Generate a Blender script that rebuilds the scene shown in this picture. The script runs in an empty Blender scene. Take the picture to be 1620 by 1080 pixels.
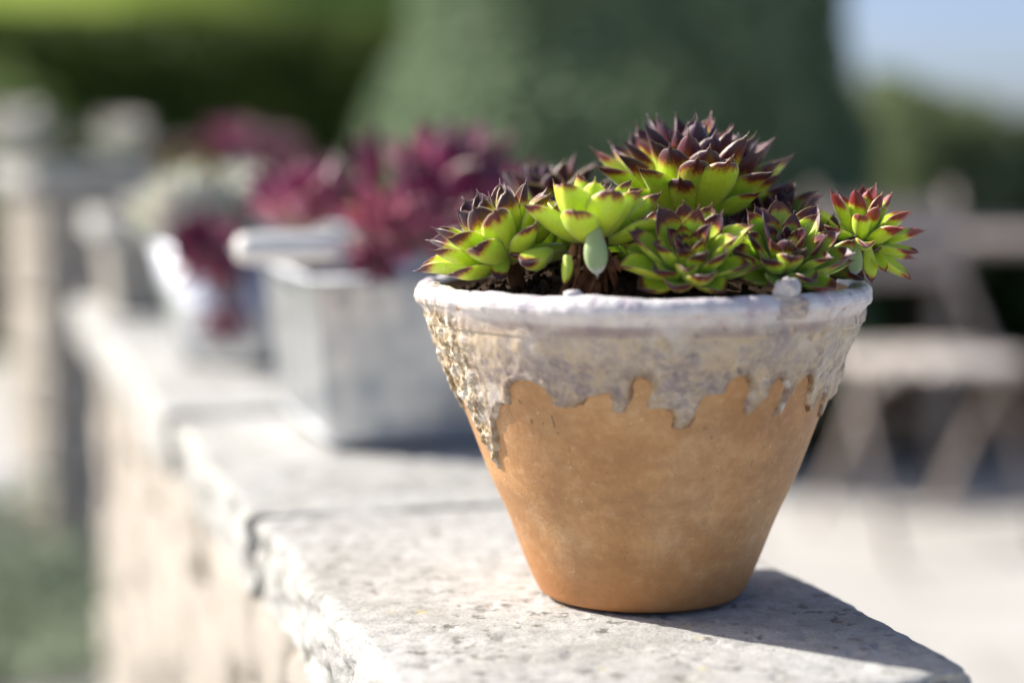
import bpy, math, random
import numpy as np
from math import sin, cos, pi, radians, sqrt, hypot, atan2
from mathutils import Vector, Matrix, noise

random.seed(7)
scene = bpy.context.scene
COL = scene.collection

# ------------------------------------------------------------------ camera
CAM_Z = 0.98          # eye height over the terrace
WT = 0.714            # top of the garden wall
TILT = radians(6)
FPX = 3000.0          # focal length in pixels of a 1620 px wide frame
cam = bpy.data.objects.new('camera', bpy.data.cameras.new('camera'))
COL.objects.link(cam)
cam.location = (0, 0, CAM_Z)
cam.rotation_euler = (pi / 2 - TILT, 0, 0)
cam.data.sensor_width = 36
cam.data.lens = 36 * FPX / 1620
cam.data.clip_start = 0.05
cam.data.clip_end = 1000
cam.data.dof.use_dof = True
cam.data.dof.focus_distance = 1.055
cam.data.dof.aperture_fstop = 1.95
scene.camera = cam

# ------------------------------------------------------------------ sky, sun, exposure
SUN_AZ = radians(-73)     # from +Y towards +X
SUN_EL = radians(38)
world = bpy.data.worlds.new('World')
scene.world = world
world.use_nodes = True
wn = world.node_tree
sky = wn.nodes.new('ShaderNodeTexSky')
sky.sky_type = 'NISHITA'
sky.sun_disc = False
sky.sun_elevation = SUN_EL
sky.sun_rotation = SUN_AZ
sky.air_density = 0.40
sky.dust_density = 1.8
sky.ozone_density = 0.5
wn.nodes['Background'].inputs['Strength'].default_value = 0.138
wn.links.new(sky.outputs[0], wn.nodes['Background'].inputs['Color'])
sun = bpy.data.objects.new('sun', bpy.data.lights.new('sun', 'SUN'))
COL.objects.link(sun)
sun.data.energy = 5.0
sun.data.angle = radians(0.53)
sun.data.color = (1.0, 0.945, 0.855)
SUN_DIR = Vector((sin(SUN_AZ) * cos(SUN_EL), cos(SUN_AZ) * cos(SUN_EL), sin(SUN_EL)))
sun.rotation_euler = SUN_DIR.to_track_quat('Z', 'Y').to_euler()
sun.location = (-3, 2, 6)
scene.view_settings.view_transform = 'Standard'
scene.view_settings.look = 'None'
scene.view_settings.gamma = 1
scene.view_settings.use_curve_mapping = False
scene.view_settings.exposure = 0.64
scene.render.engine = 'CYCLES'
scene.cycles.use_denoising = True
scene.cycles.max_bounces = 10
scene.cycles.diffuse_bounces = 5

# ------------------------------------------------------------------ helpers
CAM = Vector((0, 0, CAM_Z))
FW = Vector((0, cos(TILT), -sin(TILT)))
UP = Vector((0, sin(TILT), cos(TILT)))


def at(px, py, depth):
    """the point seen at a photograph pixel, at a given distance along the garden"""
    d = Vector(((px - 810) / FPX, 0, 0)) + UP * ((540 - py) / FPX) + FW
    return CAM + d * (depth / d.y)


YAW = radians(16)
WA = Vector((-sin(YAW), cos(YAW), 0))      # along the wall
WB = Vector((cos(YAW), sin(YAW), 0))       # across the wall


def wall_pt(u, v, z=0.0):
    return WA * u + WB * v + Vector((0, 0, z))


def link(o, parent=None):
    COL.objects.link(o)
    if parent is not None:
        o.parent = parent
    return o


def tag(o, label=None, cat=None, group=None, kind=None):
    if label:
        o['label'] = label
    if cat:
        o['category'] = cat
    if group:
        o['group'] = group
    if kind:
        o['kind'] = kind
    return o


def thing(name, label, cat, loc=(0, 0, 0), rot=(0, 0, 0), group=None):
    o = bpy.data.objects.new(name, None)
    o.empty_display_size = 0.05
    o.location = loc
    o.rotation_euler = rot
    link(o)
    return tag(o, label, cat, group)


def make_mesh(name, verts, faces, mat=None, smooth=True, uvs=None, attrs=None):
    me = bpy.data.meshes.new(name)
    if isinstance(verts, np.ndarray):
        verts = verts.tolist()
    if isinstance(faces, np.ndarray):
        faces = faces.tolist()
    me.from_pydata(verts, [], faces)
    if smooth:
        me.polygons.foreach_set('use_smooth', [True] * len(me.polygons))
    if uvs is not None:
        ul = me.uv_layers.new(name='UVMap')
        idx = np.empty(len(me.loops), dtype=np.int32)
        me.loops.foreach_get('vertex_index', idx)
        ul.data.foreach_set('uv', np.asarray(uvs, dtype=np.float32)[idx].ravel())
    for k, a in (attrs or {}).items():
        at_ = me.attributes.new(k, 'FLOAT', 'POINT')
        at_.data.foreach_set('value', np.asarray(a, dtype=np.float32))
    if mat:
        me.materials.append(mat)
    me.update()
    return me


def mesh_obj(name, verts, faces, mat, parent=None, smooth=True, **kw):
    return link(bpy.data.objects.new(name, make_mesh(name, verts, faces, mat, smooth, **kw)), parent)


class Geo:
    """collects simple solids for one mesh"""
    def __init__(self):
        self.v, self.f = [], []

    def add(self, vs, fs):
        b = len(self.v)
        self.v += [tuple(p) for p in vs]
        self.f += [tuple(i + b for i in f) for f in fs]
        return self

    def box(self, c, s, rot=None, bev=0.0):
        c = Vector(c)
        hx, hy, hz = s[0] / 2, s[1] / 2, s[2] / 2
        b = min(bev, hx * .9, hy * .9, hz * .9)
        vs = []
        if b <= 0:
            for x in (-1, 1):
                for y in (-1, 1):
                    for z in (-1, 1):
                        vs.append(Vector((x * hx, y * hy, z * hz)))
            fs = [(0, 1, 3, 2), (4, 6, 7, 5), (0, 4, 5, 1), (2, 3, 7, 6), (0, 2, 6, 4), (1, 5, 7, 3)]
        else:
            fs = []
            idx = {}
            for x in (-1, 1):
                for y in (-1, 1):
                    for z in (-1, 1):
                        for a in range(3):
                            p = [x * (hx - b), y * (hy - b), z * (hz - b)]
                            p[a] = (x, y, z)[a] * (hx, hy, hz)[a]
                            idx[(x, y, z, a)] = len(vs)
                            vs.append(Vector(p))
            for a in range(3):
                o1, o2 = [k for k in range(3) if k != a]
                for s_ in (-1, 1):
                    q = []
                    for t1, t2 in ((-1, -1), (1, -1), (1, 1), (-1, 1)):
                        k = [0, 0, 0]
                        k[a], k[o1], k[o2] = s_, t1, t2
                        q.append(idx[(*k, a)])
                    fs.append(tuple(q))
            for a in range(3):
                o1, o2 = [k for k in range(3) if k != a]
                for t1 in (-1, 1):
                    for t2 in (-1, 1):
                        k0 = [0, 0, 0]; k1 = [0, 0, 0]
                        k0[a], k0[o1], k0[o2] = -1, t1, t2
                        k1[a], k1[o1], k1[o2] = 1, t1, t2
                        fs.append((idx[(*k0, o1)], idx[(*k1, o1)], idx[(*k1, o2)], idx[(*k0, o2)]))
            for x in (-1, 1):
                for y in (-1, 1):
                    for z in (-1, 1):
                        fs.append(tuple(idx[(x, y, z, a)] for a in range(3)))
        if rot is not None:
            vs = [rot @ p for p in vs]
        return self.add([p + c for p in vs], fs)

    def tube(self, pts, rad, n=8, cap=True):
        pts = [Vector(p) for p in pts]
        if not isinstance(rad, (list, tuple)):
            rad = [rad] * len(pts)
        vs, fs = [], []
        a = None
        for i, p in enumerate(pts):
            d = (pts[min(i + 1, len(pts) - 1)] - pts[max(i - 1, 0)]).normalized()
            if a is None:
                a = d.cross(Vector((0, 0, 1)) if abs(d.z) < .9 else Vector((1, 0, 0))).normalized()
            else:                                  # carry the frame along
                a = (a - d * a.dot(d)).normalized()
            b = d.cross(a).normalized()
            for k in range(n):
                an = 2 * pi * k / n
                vs.append(p + (a * cos(an) + b * sin(an)) * rad[i])
        for i in range(len(pts) - 1):
            for k in range(n):
                k2 = (k + 1) % n
                fs.append((i * n + k, i * n + k2, (i + 1) * n + k2, (i + 1) * n + k))
        if cap:
            fs.append(tuple(range(n - 1, -1, -1)))
            fs.append(tuple(range((len(pts) - 1) * n, len(pts) * n)))
        return self.add(vs, fs)

    def lathe(self, prof, n=48, c=(0, 0, 0)):
        vs, fs = [], []
        for r, z in prof:
            for k in range(n):
                a = 2 * pi * k / n
                vs.append((c[0] + r * cos(a), c[1] + r * sin(a), c[2] + z))
        for i in range(len(prof) - 1):
            for k in range(n):
                k2 = (k + 1) % n
                fs.append((i * n + k, i * n + k2, (i + 1) * n + k2, (i + 1) * n + k))
        return self.add(vs, fs)

    def build(self, name, mat, parent=None, smooth=False):
        return mesh_obj(name, self.v, self.f, mat, parent, smooth)


def fbm(p, oct=4, lac=2.1, gain=.5):
    s, a, q = 0.0, 1.0, Vector(p)
    for _ in range(oct):
        s += a * noise.noise(q)
        q = q * lac + Vector((11.3, 5.7, 3.1))
        a *= gain
    return s


def catmull(pts, n=8):
    pts = [Vector(p) for p in pts]
    out = []
    for i in range(len(pts) - 1):
        p0, p1, p2, p3 = pts[max(i - 1, 0)], pts[i], pts[i + 1], pts[min(i + 2, len(pts) - 1)]
        for k in range(n):
            t = k / n
            out.append(.5 * ((2 * p1) + (p2 - p0) * t + (2 * p0 - 5 * p1 + 4 * p2 - p3) * t * t
                             + (3 * p1 - p0 - 3 * p2 + p3) * t ** 3))
    out.append(pts[-1])
    return out


# ------------------------------------------------------------------ materials
class M:
    def __init__(self, name):
        self.m = bpy.data.materials.new(name)
        self.m.use_nodes = True
        self.nt = self.m.node_tree
        self.b = self.nt.nodes['Principled BSDF']

    def n(self, typ, **kw):
        o = self.nt.nodes.new('ShaderNode' + typ)
        for k, v in kw.items():
            if k.startswith('_'):
                o.inputs[k[1:].replace('_', ' ')].default_value = v
            else:
                setattr(o, k, v)
        return o

    def l(self, a, b):
        self.nt.links.new(a, b)
        return b

    def put(self, sock, val):
        s = self.b.inputs[sock]
        if hasattr(val, 'is_linked') or isinstance(val, bpy.types.NodeSocket):
            self.l(val, s)
        else:
            s.default_value = val

    def coord(self, which='Object', scale=None):
        c = self.n('TexCoord').outputs[which]
        if scale is not None:
            mp = self.n('Mapping')
            mp.inputs['Scale'].default_value = scale
            self.l(c, mp.inputs['Vector'])
            c = mp.outputs[0]
        return c

    def noise(self, vec, scale, detail=5, rough=.55, dist=0.0):
        t = self.n('TexNoise', _Scale=scale, _Detail=detail, _Roughness=rough, _Distortion=dist)
        self.l(vec, t.inputs['Vector'])
        return t.outputs['Fac']

    def vor(self, vec, scale, feature='F1', out='Distance'):
        t = self.n('TexVoronoi', feature=feature, _Scale=scale)
        self.l(vec, t.inputs['Vector'])
        return t.outputs[out]

    def ramp(self, fac, stops, interp='LINEAR'):
        r = self.n('ValToRGB')
        r.color_ramp.interpolation = interp
        els = r.color_ramp.elements
        while len(els) < len(stops):
            els.new(.5)
        for e, (p, c) in zip(els, stops):
            e.position = p
            e.color = (c if isinstance(c, (tuple, list)) else (c, c, c))[:3] + (1,) if isinstance(c, tuple) else (c, c, c, 1)
        if not isinstance(fac, (int, float)):
            self.l(fac, r.inputs[0])
        return r.outputs[0]

    def math(self, op, a, b=0.0, c=None, clamp=False):
        m = self.n('Math', operation=op, use_clamp=clamp)
        for i, v in enumerate((a, b) if c is None else (a, b, c)):
            if isinstance(v, (int, float)):
                m.inputs[i].default_value = v
            else:
                self.l(v, m.inputs[i])
        return m.outputs[0]

    def mix(self, fac, a, b, blend='MIX'):
        m = self.n('MixRGB', blend_type=blend)
        for s, v in zip(m.inputs, (fac, a, b)):
            if isinstance(v, (int, float)):
                s.default_value = v
            elif isinstance(v, tuple):
                s.default_value = v[:3] + (1,)
            else:
                self.l(v, s)
        return m.outputs[0]

    def bump(self, h, strength=.3, dist=.002):
        b = self.n('Bump', _Strength=strength, _Distance=dist)
        self.l(h, b.inputs['Height'])
        self.l(b.outputs[0], self.b.inputs['Normal'])
        return b


def stone_mat(name, c0, c1, c2, scale=1.0, spots=True):
    m = M(name)
    co = m.coord('Object')
    oi = m.n('ObjectInfo')
    add = m.n('VectorMath', operation='ADD')
    m.l(co, add.inputs[0])
    sc = m.n('VectorMath', operation='SCALE')
    sc.inputs[0].default_value = (7, 3, 5)
    m.l(oi.outputs['Random'], sc.inputs['Scale'])
    m.l(sc.outputs[0], add.inputs[1])
    v = add.outputs[0]
    big = m.noise(v, 9 * scale, 6, .62, .3)
    mid = m.noise(v, 60 * scale, 6, .7)
    fine = m.noise(v, 420 * scale, 3, .6)
    col = m.ramp(big, [(.3, c0), (.52, c1), (.72, c2)])
    col = m.mix(m.ramp(m.noise(v, 24 * scale, 5, .6, .4), [(.52, 0.0), (.68, .42)]), col, (.36, .355, .30))
    col = m.mix(m.ramp(mid, [(.42, 0.0), (.68, .65)]), col, tuple(x * .62 for x in c0))
    col = m.mix(m.ramp(fine, [(.3, .55), (.5, 0.0)]), col, tuple(x * .45 for x in c1))
    if spots:
        vo = m.vor(v, 46 * scale)
        sel = m.math('MULTIPLY', m.ramp(vo, [(.10, 1.0), (.20, 0.0)]), m.ramp(m.noise(v, 14 * scale, 2), [(.52, 0.0), (.6, .6)]))
        col = m.mix(sel, col, (.50, .42, .20))
        dk = m.math('MULTIPLY', m.ramp(m.noise(v, 95 * scale, 4, .65), [(.56, 0.0), (.63, 1.0)]),
                    m.ramp(m.noise(v, 17 * scale, 3), [(.42, 0.0), (.56, .8)]))
        col = m.mix(dk, col, (.13, .125, .10))
    rnd = m.math('MULTIPLY_ADD', oi.outputs['Random'], .2, .9)
    hs = m.n('HueSaturation')
    m.l(rnd, hs.inputs['Value'])
    m.l(col, hs.inputs['Color'])
    m.put('Base Color', hs.outputs[0])
    m.put('Roughness', .88)
    m.put('Specular IOR Level', .25)
    mp = m.n('Mapping')
    mp.inputs['Scale'].default_value = (38 * scale, 105 * scale, 60 * scale)
    m.l(v, mp.inputs['Vector'])
    flake = m.noise(mp.outputs[0], 1.0, 5, .62, .4)
    h = m.math('ADD', m.math('MULTIPLY', mid, .5), m.math('ADD', m.math('MULTIPLY', fine, .45), m.math('MULTIPLY', m.ramp(flake, [(.36, 0.0), (.52, 1.0)]), .28)))
    m.bump(h, .6, .0022)
    return m.m


MAT = {}
MAT['coping'] = stone_mat('pale_coping_stone', (.43, .425, .40), (.53, .53, .512), (.60, .60, .592))
MAT['wallstone'] = stone_mat('buff_wall_stone', (.44, .39, .33), (.54, .49, .43), (.62, .58, .53))
MAT['greystone'] = stone_mat('grey_stone', (.27, .25, .22), (.36, .34, .31), (.45, .43, .40))


def mortar_mat():
    m = M('mortar')
    co = m.coord()
    n_ = m.noise(co, 80, 5)
    m.put('Base Color', m.ramp(n_, [(.3, (.26, .23, .18)), (.7, (.36, .32, .26))]))
    m.put('Roughness', .95)
    m.bump(n_, .6, .004)
    return m.m


MAT['mortar'] = mortar_mat()


def terracotta_mat():
    m = M('terracotta')
    co = m.coord()
    big = m.noise(co, 13, 5, .6, .4)
    stretch = m.coord('Object', (18, 18, 60))
    bands = m.noise(stretch, 1.0, 4, .5)
    fine = m.noise(co, 260, 4, .65)
    col = m.ramp(big, [(.30, (.40, .19, .072)), (.5, (.54, .29, .122)), (.68, (.63, .385, .19))])
    col = m.mix(m.ramp(bands, [(.42, 0.0), (.75, .5)]), col, (.34, .17, .07))
    smoke = m.noise(co, 22, 5, .65, .5)
    col = m.mix(m.ramp(smoke, [(.46, 0.0), (.68, .45)]), col, (.27, .15, .07))
    haze = m.noise(co, 31, 6, .7)
    col = m.mix(m.ramp(haze, [(.52, 0.0), (.72, .5)]), col, (.60, .40, .23))
    # dark and pale grit
    vo = m.vor(co, 330)
    pick = m.noise(co, 90, 2)
    col = m.mix(m.math('MULTIPLY', m.ramp(vo, [(.10, .8), (.22, 0.0)]), m.ramp(pick, [(.52, 0.0), (.62, .7)])), col, (.13, .075, .035))
    vo2 = m.vor(co, 260)
    pick2 = m.noise(co, 60, 2)
    col = m.mix(m.math('MULTIPLY', m.ramp(vo2, [(.09, 1.0), (.15, 0.0)]), m.ramp(pick2, [(.58, 0.0), (.62, .85)])), col, (.78, .62, .42))
    grit = m.noise(co, 150, 5, .72)
    col = m.mix(m.ramp(grit, [(.36, .32), (.50, 0.0)]), col, (.32, .17, .08))
    col = m.mix(m.ramp(grit, [(.54, 0.0), (.70, .4)]), col, (.68, .46, .27))
    scr = m.noise(m.coord('Object', (260, 260, 55)), 1.0, 2, .5)
    sepz = m.n('SeparateXYZ')
    m.l(co, sepz.inputs[0])
    zone = m.ramp(m.math('MULTIPLY', sepz.outputs['Z'], 5.0), [(.40, 0.0), (.52, 1.0), (.66, 1.0)])
    col = m.mix(m.math('MULTIPLY', m.math('MULTIPLY', m.ramp(scr, [(.66, 0.0), (.70, 1.0)]), zone), m.ramp(m.noise(co, 25, 3), [(.48, 0.0), (.58, .8)])), col, (.16, .085, .04))
    # foot of the pot: darker red-brown towards the base
    sep = m.n('SeparateXYZ')
    m.l(co, sep.inputs[0])
    hz = m.math('ADD', sep.outputs['Z'], m.math('MULTIPLY', m.math('SUBTRACT', big, .5), .03))
    foot = m.ramp(m.math('MULTIPLY', hz, 20, clamp=True), [(.02, .85), (.25, .6), (.9, 0.0)])
    col = m.mix(foot, col, (.40, .16, .045))
    m.put('Base Color', col)
    m.put('Roughness', m.ramp(big, [(.3, .5), (.7, .68)]))
    m.put('Specular IOR Level', .4)
    lines = m.noise(m.coord('Object', (6, 6, 320)), 1.0, 3)
    h = m.math('ADD', m.math('MULTIPLY', fine, .55), m.math('MULTIPLY', lines, .25))
    m.bump(h, .4, .0014)
    return m.m


MAT['terracotta'] = terracotta_mat()


def glaze_mat():
    m = M('crackled_glaze')
    co = m.coord()
    edge = m.n('Attribute', attribute_name='edge').outputs['Fac']      # 0 at the drip edge .. 1 well inside
    hgt = m.n('Attribute', attribute_name='height').outputs['Fac']     # 0 low .. 1 rim bead
    crust = m.n('Attribute', attribute_name='crust').outputs['Fac']
    a = m.noise(co, 26, 6, .62, .6)
    b = m.noise(co, 62, 6, .66, .3)
    c = m.noise(co, 170, 4, .6)
    col = m.ramp(a, [(.34, (.22, .175, .185)), (.44, (.36, .305, .29)), (.53, (.52, .40, .26)), (.64, (.64, .57, .48))])
    col = m.mix(m.ramp(b, [(.48, 0.0), (.58, .85)]), col, (.55, .40, .21))
    col = m.mix(m.ramp(b, [(.36, .85), (.47, 0.0)]), col, (.24, .195, .21))
    col = m.mix(m.ramp(c, [(.40, .5), (.5, 0.0)]), col, (.30, .24, .22))
    col = m.mix(m.ramp(m.noise(co, 260, 4, .7), [(.53, 0.0), (.62, .5)]), col, (.64, .56, .44))
    col = m.mix(m.ramp(m.noise(co, 19, 5, .6, .8), [(.58, 0.0), (.68, .8)]), col, (.66, .63, .61))
    # dark speckle and pits
    vo = m.vor(co, 150)
    pk = m.noise(co, 40, 3)
    col = m.mix(m.math('MULTIPLY', m.ramp(vo, [(.16, 1.0), (.26, 0.0)]), m.ramp(pk, [(.53, 0.0), (.58, .8)])), col, (.14, .12, .11))
    band = m.math('MULTIPLY', m.ramp(hgt, [(.30, .25), (.40, .9), (.50, .7), (.60, 0.0)]), m.ramp(m.noise(co, 34, 6, .7, .5), [(.38, 0.0), (.52, .9)]))
    col = m.mix(band, col, m.mix(m.ramp(c, [(.42, 0.0), (.56, 1.0)]), (.215, .165, .175), (.40, .32, .25)))
    upper = m.math('MULTIPLY', m.ramp(hgt, [(.46, 0.0), (.58, .5)]), m.ramp(m.noise(co, 30, 4, .6), [(.36, 0.0), (.56, 1.0)]))
    col = m.mix(upper, col, (.54, .45, .36))
    # rim bead: thick white
    rim = m.ramp(m.math('ADD', hgt, m.math('MULTIPLY', m.math('SUBTRACT', b, .5), .12)), [(.63, 0.0), (.70, .6), (.82, .93)])
    rimcol = m.ramp(m.noise(co, 55, 5, .6), [(.30, (.42, .345, .41)), (.43, (.64, .59, .64)), (.58, (.77, .75, .76))])
    col = m.mix(rim, col, rimcol)
    # purple-brown line under the bead
    ln = m.math('MULTIPLY', m.ramp(hgt, [(.615, 0.0), (.635, 1.0), (.65, 1.0), (.67, 0.0)]), m.ramp(m.noise(co, 24, 3), [(.44, 0.0), (.56, .6)]))
    col = m.mix(ln, col, (.25, .16, .17))
    # brown amber drip edge
    ed = m.ramp(m.math('ADD', edge, m.math('MULTIPLY', m.math('SUBTRACT', c, .5), .25)), [(.08, 1.0), (.20, .55), (.50, 0.0)])
    ed = m.math('MULTIPLY', ed, m.ramp(m.noise(co, 48, 3), [(.40, .15), (.58, 1.0)]))
    col = m.mix(ed, col, (.20, .105, .04))
    # white bubbles near the drip ends
    wb = m.math('MULTIPLY', m.ramp(m.vor(co, 75), [(.18, 1.0), (.3, 0.0)]), m.ramp(edge, [(.2, .45), (.6, 0.0)]))
    wb = m.math('MULTIPLY', wb, m.ramp(m.noise(co, 30, 2), [(.48, 0.0), (.56, 1.0)]))
    col = m.mix(wb, col, (.80, .77, .72))
    # ochre crust
    cc = m.ramp(m.noise(co, 120, 5, .7), [(.34, (.13, .085, .045)), (.46, (.34, .25, .13)), (.55, (.55, .49, .39)), (.66, (.70, .68, .64))])
    col = m.mix(m.math('MULTIPLY', crust, .9), col, cc)
    m.put('Base Color', col)
    m.put('Roughness', m.math('ADD', m.math('MULTIPLY', crust, .3), m.ramp(b, [(.3, .28), (.7, .5)])))
    m.put('Specular IOR Level', .5)
    h = m.math('ADD', m.math('MULTIPLY', b, .5), m.math('MULTIPLY', c, .45))
    m.bump(h, .35, .0015)
    return m.m


MAT['glaze'] = glaze_mat()


def leaf_mat(name, stops, pale_edge=(.62, .48, .36), sss=.6, bright=(.58, .72, .05), dark=(.15, .29, .07), rough=.4, sheen=.25):
    """colour runs from the leaf's base to its tip; the object's colour (r: how far the tip colour reaches, g: light or dark green)"""
    m = M(name)
    uv = m.n('UVMap').outputs[0]
    sep = m.n('SeparateXYZ')
    m.l(uv, sep.inputs[0])
    u, v = sep.outputs['X'], sep.outputs['Y']
    oi = m.n('ObjectInfo')
    cmb = m.n('CombineXYZ')
    m.l(u, cmb.inputs[0])
    m.l(m.math('MULTIPLY', v, 1.6), cmb.inputs[1])
    m.l(m.math('MULTIPLY', oi.outputs['Random'], 37.0), cmb.inputs[2])
    vec = cmb.outputs[0]
    n1 = m.noise(vec, 3.2, 4, .6)
    n2 = m.noise(vec, 22, 4, .7)
    ocol = m.n('SeparateColor')
    m.l(oi.outputs['Color'], ocol.inputs[0])
    off = m.math('ABSOLUTE', m.math('MULTIPLY_ADD', u, 2.0, -1.0))
    vv = m.math('ADD', v, m.math('MULTIPLY', m.math('SUBTRACT', n1, .5), .24))
    vv = m.math('ADD', vv, m.math('MULTIPLY', m.math('SUBTRACT', n2, .5), .16))
    vv = m.math('ADD', vv, m.math('MULTIPLY', m.math('POWER', off, 2.5), .10))
    vv = m.math('ADD', vv, m.math('SUBTRACT', ocol.outputs[0], .5))
    tipfac = m.ramp(vv, [(.48, 0.0), (.58, 1.0)])
    green = m.mix(ocol.outputs[1], dark, bright)
    green = m.mix(m.ramp(v, [(.0, .6), (.4, 0.0)]), green, (.42, .46, .20))
    tip = m.ramp(vv, stops)
    tip = m.mix(m.math('MULTIPLY', ocol.outputs[2], m.ramp(vv, [(.6, 1.0), (1.0, .6)])), tip, (.50, .045, .015))
    col = m.mix(tipfac, green, tip)
    col = m.mix(m.ramp(n2, [(.3, .25), (.5, 0.0)]), col, (.05, .05, .02))
    rimf = m.ramp(off, [(.955, 0.0), (1.0, .55)])
    col = m.mix(rimf, col, pale_edge)
    m.put('Base Color', col)
    m.put('Roughness', rough)
    m.put('Specular IOR Level', .45)
    m.l(m.math('MULTIPLY', m.math('SUBTRACT', 1.0, m.math('MULTIPLY', tipfac, .75)), sss), m.b.inputs['Subsurface Weight'])
    m.put('Subsurface Radius', (1.0, 1.2, .35))
    m.put('Subsurface Scale', .0035)
    m.put('Sheen Weight', sheen)
    m.put('Sheen Roughness', .4)
    m.put('Sheen Tint', (.85, .8, .95, 1))
    m.bump(n2, .18, .0008)
    return m.m


MAT['leaf'] = leaf_mat('houseleek_leaf', [(.50, (.50, .36, .02)), (.555, (.34, .09, .01)), (.61, (.10, .014, .02)), (.72, (.040, .012, .036)), (1.0, (.052, .028, .066))], sheen=.2)
MAT['leaf_red'] = leaf_mat('red_houseleek_leaf', [(.40, (.50, .15, .22)), (.55, (.42, .06, .18)), (.75, (.23, .024, .11)), (1.0, (.08, .015, .042))],
                           bright=(.60, .21, .28), dark=(.16, .03, .07), sss=.4, rough=.28, sheen=.3)
MAT['leaf_pale'] = leaf_mat('pale_houseleek_leaf', [(.5, (.55, .58, .45)), (.75, (.62, .60, .55)), (1.0, (.50, .40, .42))],
                            bright=(.76, .78, .71), dark=(.36, .47, .22), sss=.3, rough=.45)


def simple_mat(name, c0, c1, scale=20, rough=.6, metal=0.0, bump=.2, bd=.002, spec=.5):
    m = M(name)
    co = m.coord()
    n_ = m.noise(co, scale, 5, .6, .2)
    m.put('Base Color', m.ramp(n_, [(.3, c0), (.7, c1)]))
    m.put('Roughness', rough)
    m.put('Metallic', metal)
    m.put('Specular IOR Level', spec)
    if bump:
        m.bump(m.noise(co, scale * 6, 4, .6), bump, bd)
    return m.m


def zinc_mat():
    m = M('galvanised_zinc')
    co = m.coord()
    v = m.vor(co, 55, out='Color')
    bw = m.n('RGBToBW')
    m.l(v, bw.inputs[0])
    n_ = m.noise(co, 16, 5, .65)
    st = m.noise(m.coord('Object', (55, 55, 7)), 1.0, 5, .65, .5)
    f = m.math('ADD', m.math('MULTIPLY', bw.outputs[0], .22), m.math('ADD', m.math('MULTIPLY', n_, .3), m.math('MULTIPLY', st, .48)))
    m.put('Base Color', m.ramp(f, [(.36, (.36, .40, .46)), (.48, (.53, .56, .60)), (.60, (.68, .69, .71))]))
    m.put('Metallic', 1.0)
    m.put('Roughness', m.ramp(n_, [(.3, .26), (.7, .40)]))
    m.bump(n_, .12, .004)
    return m.m


MAT['zinc'] = zinc_mat()
MAT['dull_zinc'] = simple_mat('dull_zinc', (.38, .40, .43), (.50, .52, .55), 30, .62, .6)
MAT['soil'] = simple_mat('dark_soil', (.018, .012, .008), (.07, .045, .028), 120, .95, 0, .7, .004, .1)
MAT['root'] = simple_mat('dry_root', (.055, .026, .012), (.20, .09, .045), 160, .85, 0, .5, .001, .2)
MAT['husk'] = simple_mat('dry_husk', (.20, .075, .035), (.42, .20, .11), 90, .7, 0, .4, .001, .3)
MAT['whitewood'] = simple_mat('white_painted_wood', (.80, .78, .74), (.86, .85, .82), 30, .5, 0, .15)
MAT['chairwood'] = simple_mat('bleached_teak', (.64, .57, .51), (.76, .70, .64), 14, .7)
MAT['tablewood'] = simple_mat('weathered_table_wood', (.34, .28, .25), (.46, .40, .36), 14, .7)
MAT['iron'] = simple_mat('grey_painted_iron', (.20, .18, .17), (.30, .27, .25), 30, .55, .2)
MAT['bark'] = simple_mat('bark', (.06, .045, .03), (.13, .10, .07), 30, .9, 0, .6, .01)


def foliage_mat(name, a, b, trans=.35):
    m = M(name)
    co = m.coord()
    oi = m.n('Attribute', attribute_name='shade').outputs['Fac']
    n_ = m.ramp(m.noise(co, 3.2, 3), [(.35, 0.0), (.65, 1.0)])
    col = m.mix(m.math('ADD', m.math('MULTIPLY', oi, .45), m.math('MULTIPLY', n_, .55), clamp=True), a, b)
    m.put('Base Color', col)
    m.put('Roughness', .5)
    m.put('Specular IOR Level', .35)
    out = m.nt.nodes['Material Output']
    tr = m.n('BsdfTranslucent')
    m.l(m.mix(.5, col, b), tr.inputs['Color'])
    mx = m.n('MixShader')
    mx.inputs[0].default_value = trans
    m.l(m.b.outputs[0], mx.inputs[1])
    m.l(tr.outputs[0], mx.inputs[2])
    m.l(mx.outputs[0], out.inputs['Surface'])
    return m.m


MAT['yew'] = foliage_mat('clipped_yew', (.13, .20, .11), (.30, .40, .24), .3)
MAT['hedge'] = foliage_mat('beech_hedge', (.03, .06, .008), (.11, .17, .02), .35)
MAT['darkhedge'] = foliage_mat('dark_hedge', (.025, .05, .014), (.07, .11, .03), .3)
MAT['shrub'] = foliage_mat('pale_shrub', (.10, .16, .045), (.22, .30, .10), .45)
MAT['paleshrub'] = foliage_mat('silvery_shrub', (.16, .21, .10), (.30, .36, .19), .4)
MAT['herb'] = foliage_mat('herb_leaf', (.22, .28, .19), (.36, .42, .31), .35)
MAT['petal'] = simple_mat('white_petal', (.72, .74, .80), (.80, .82, .86), 30, .6, 0, 0)


def paving_mat():
    m = M('pale_paving')
    co = m.coord()
    br = m.n('TexBrick', offset=.5, _Scale=1.0, _Mortar_Size=.008)
    br.inputs['Brick Width'].default_value = .6
    br.inputs['Row Height'].default_value = .4
    br.inputs['Color1'].default_value = (.47, .455, .43, 1)
    br.inputs['Color2'].default_value = (.53, .52, .50, 1)
    br.inputs['Mortar'].default_value = (.27, .255, .23, 1)
    m.l(co, br.inputs['Vector'])
    n_ = m.noise(co, 3.5, 6, .65)
    col = m.mix(m.ramp(n_, [(.35, .35), (.65, 0.0)]), br.outputs['Color'], (.34, .325, .30))
    m.put('Base Color', col)
    m.put('Roughness', .85)
    m.put('Specular IOR Level', .3)
    m.bump(m.noise(co, 60, 5), .3, .004)
    return m.m


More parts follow.
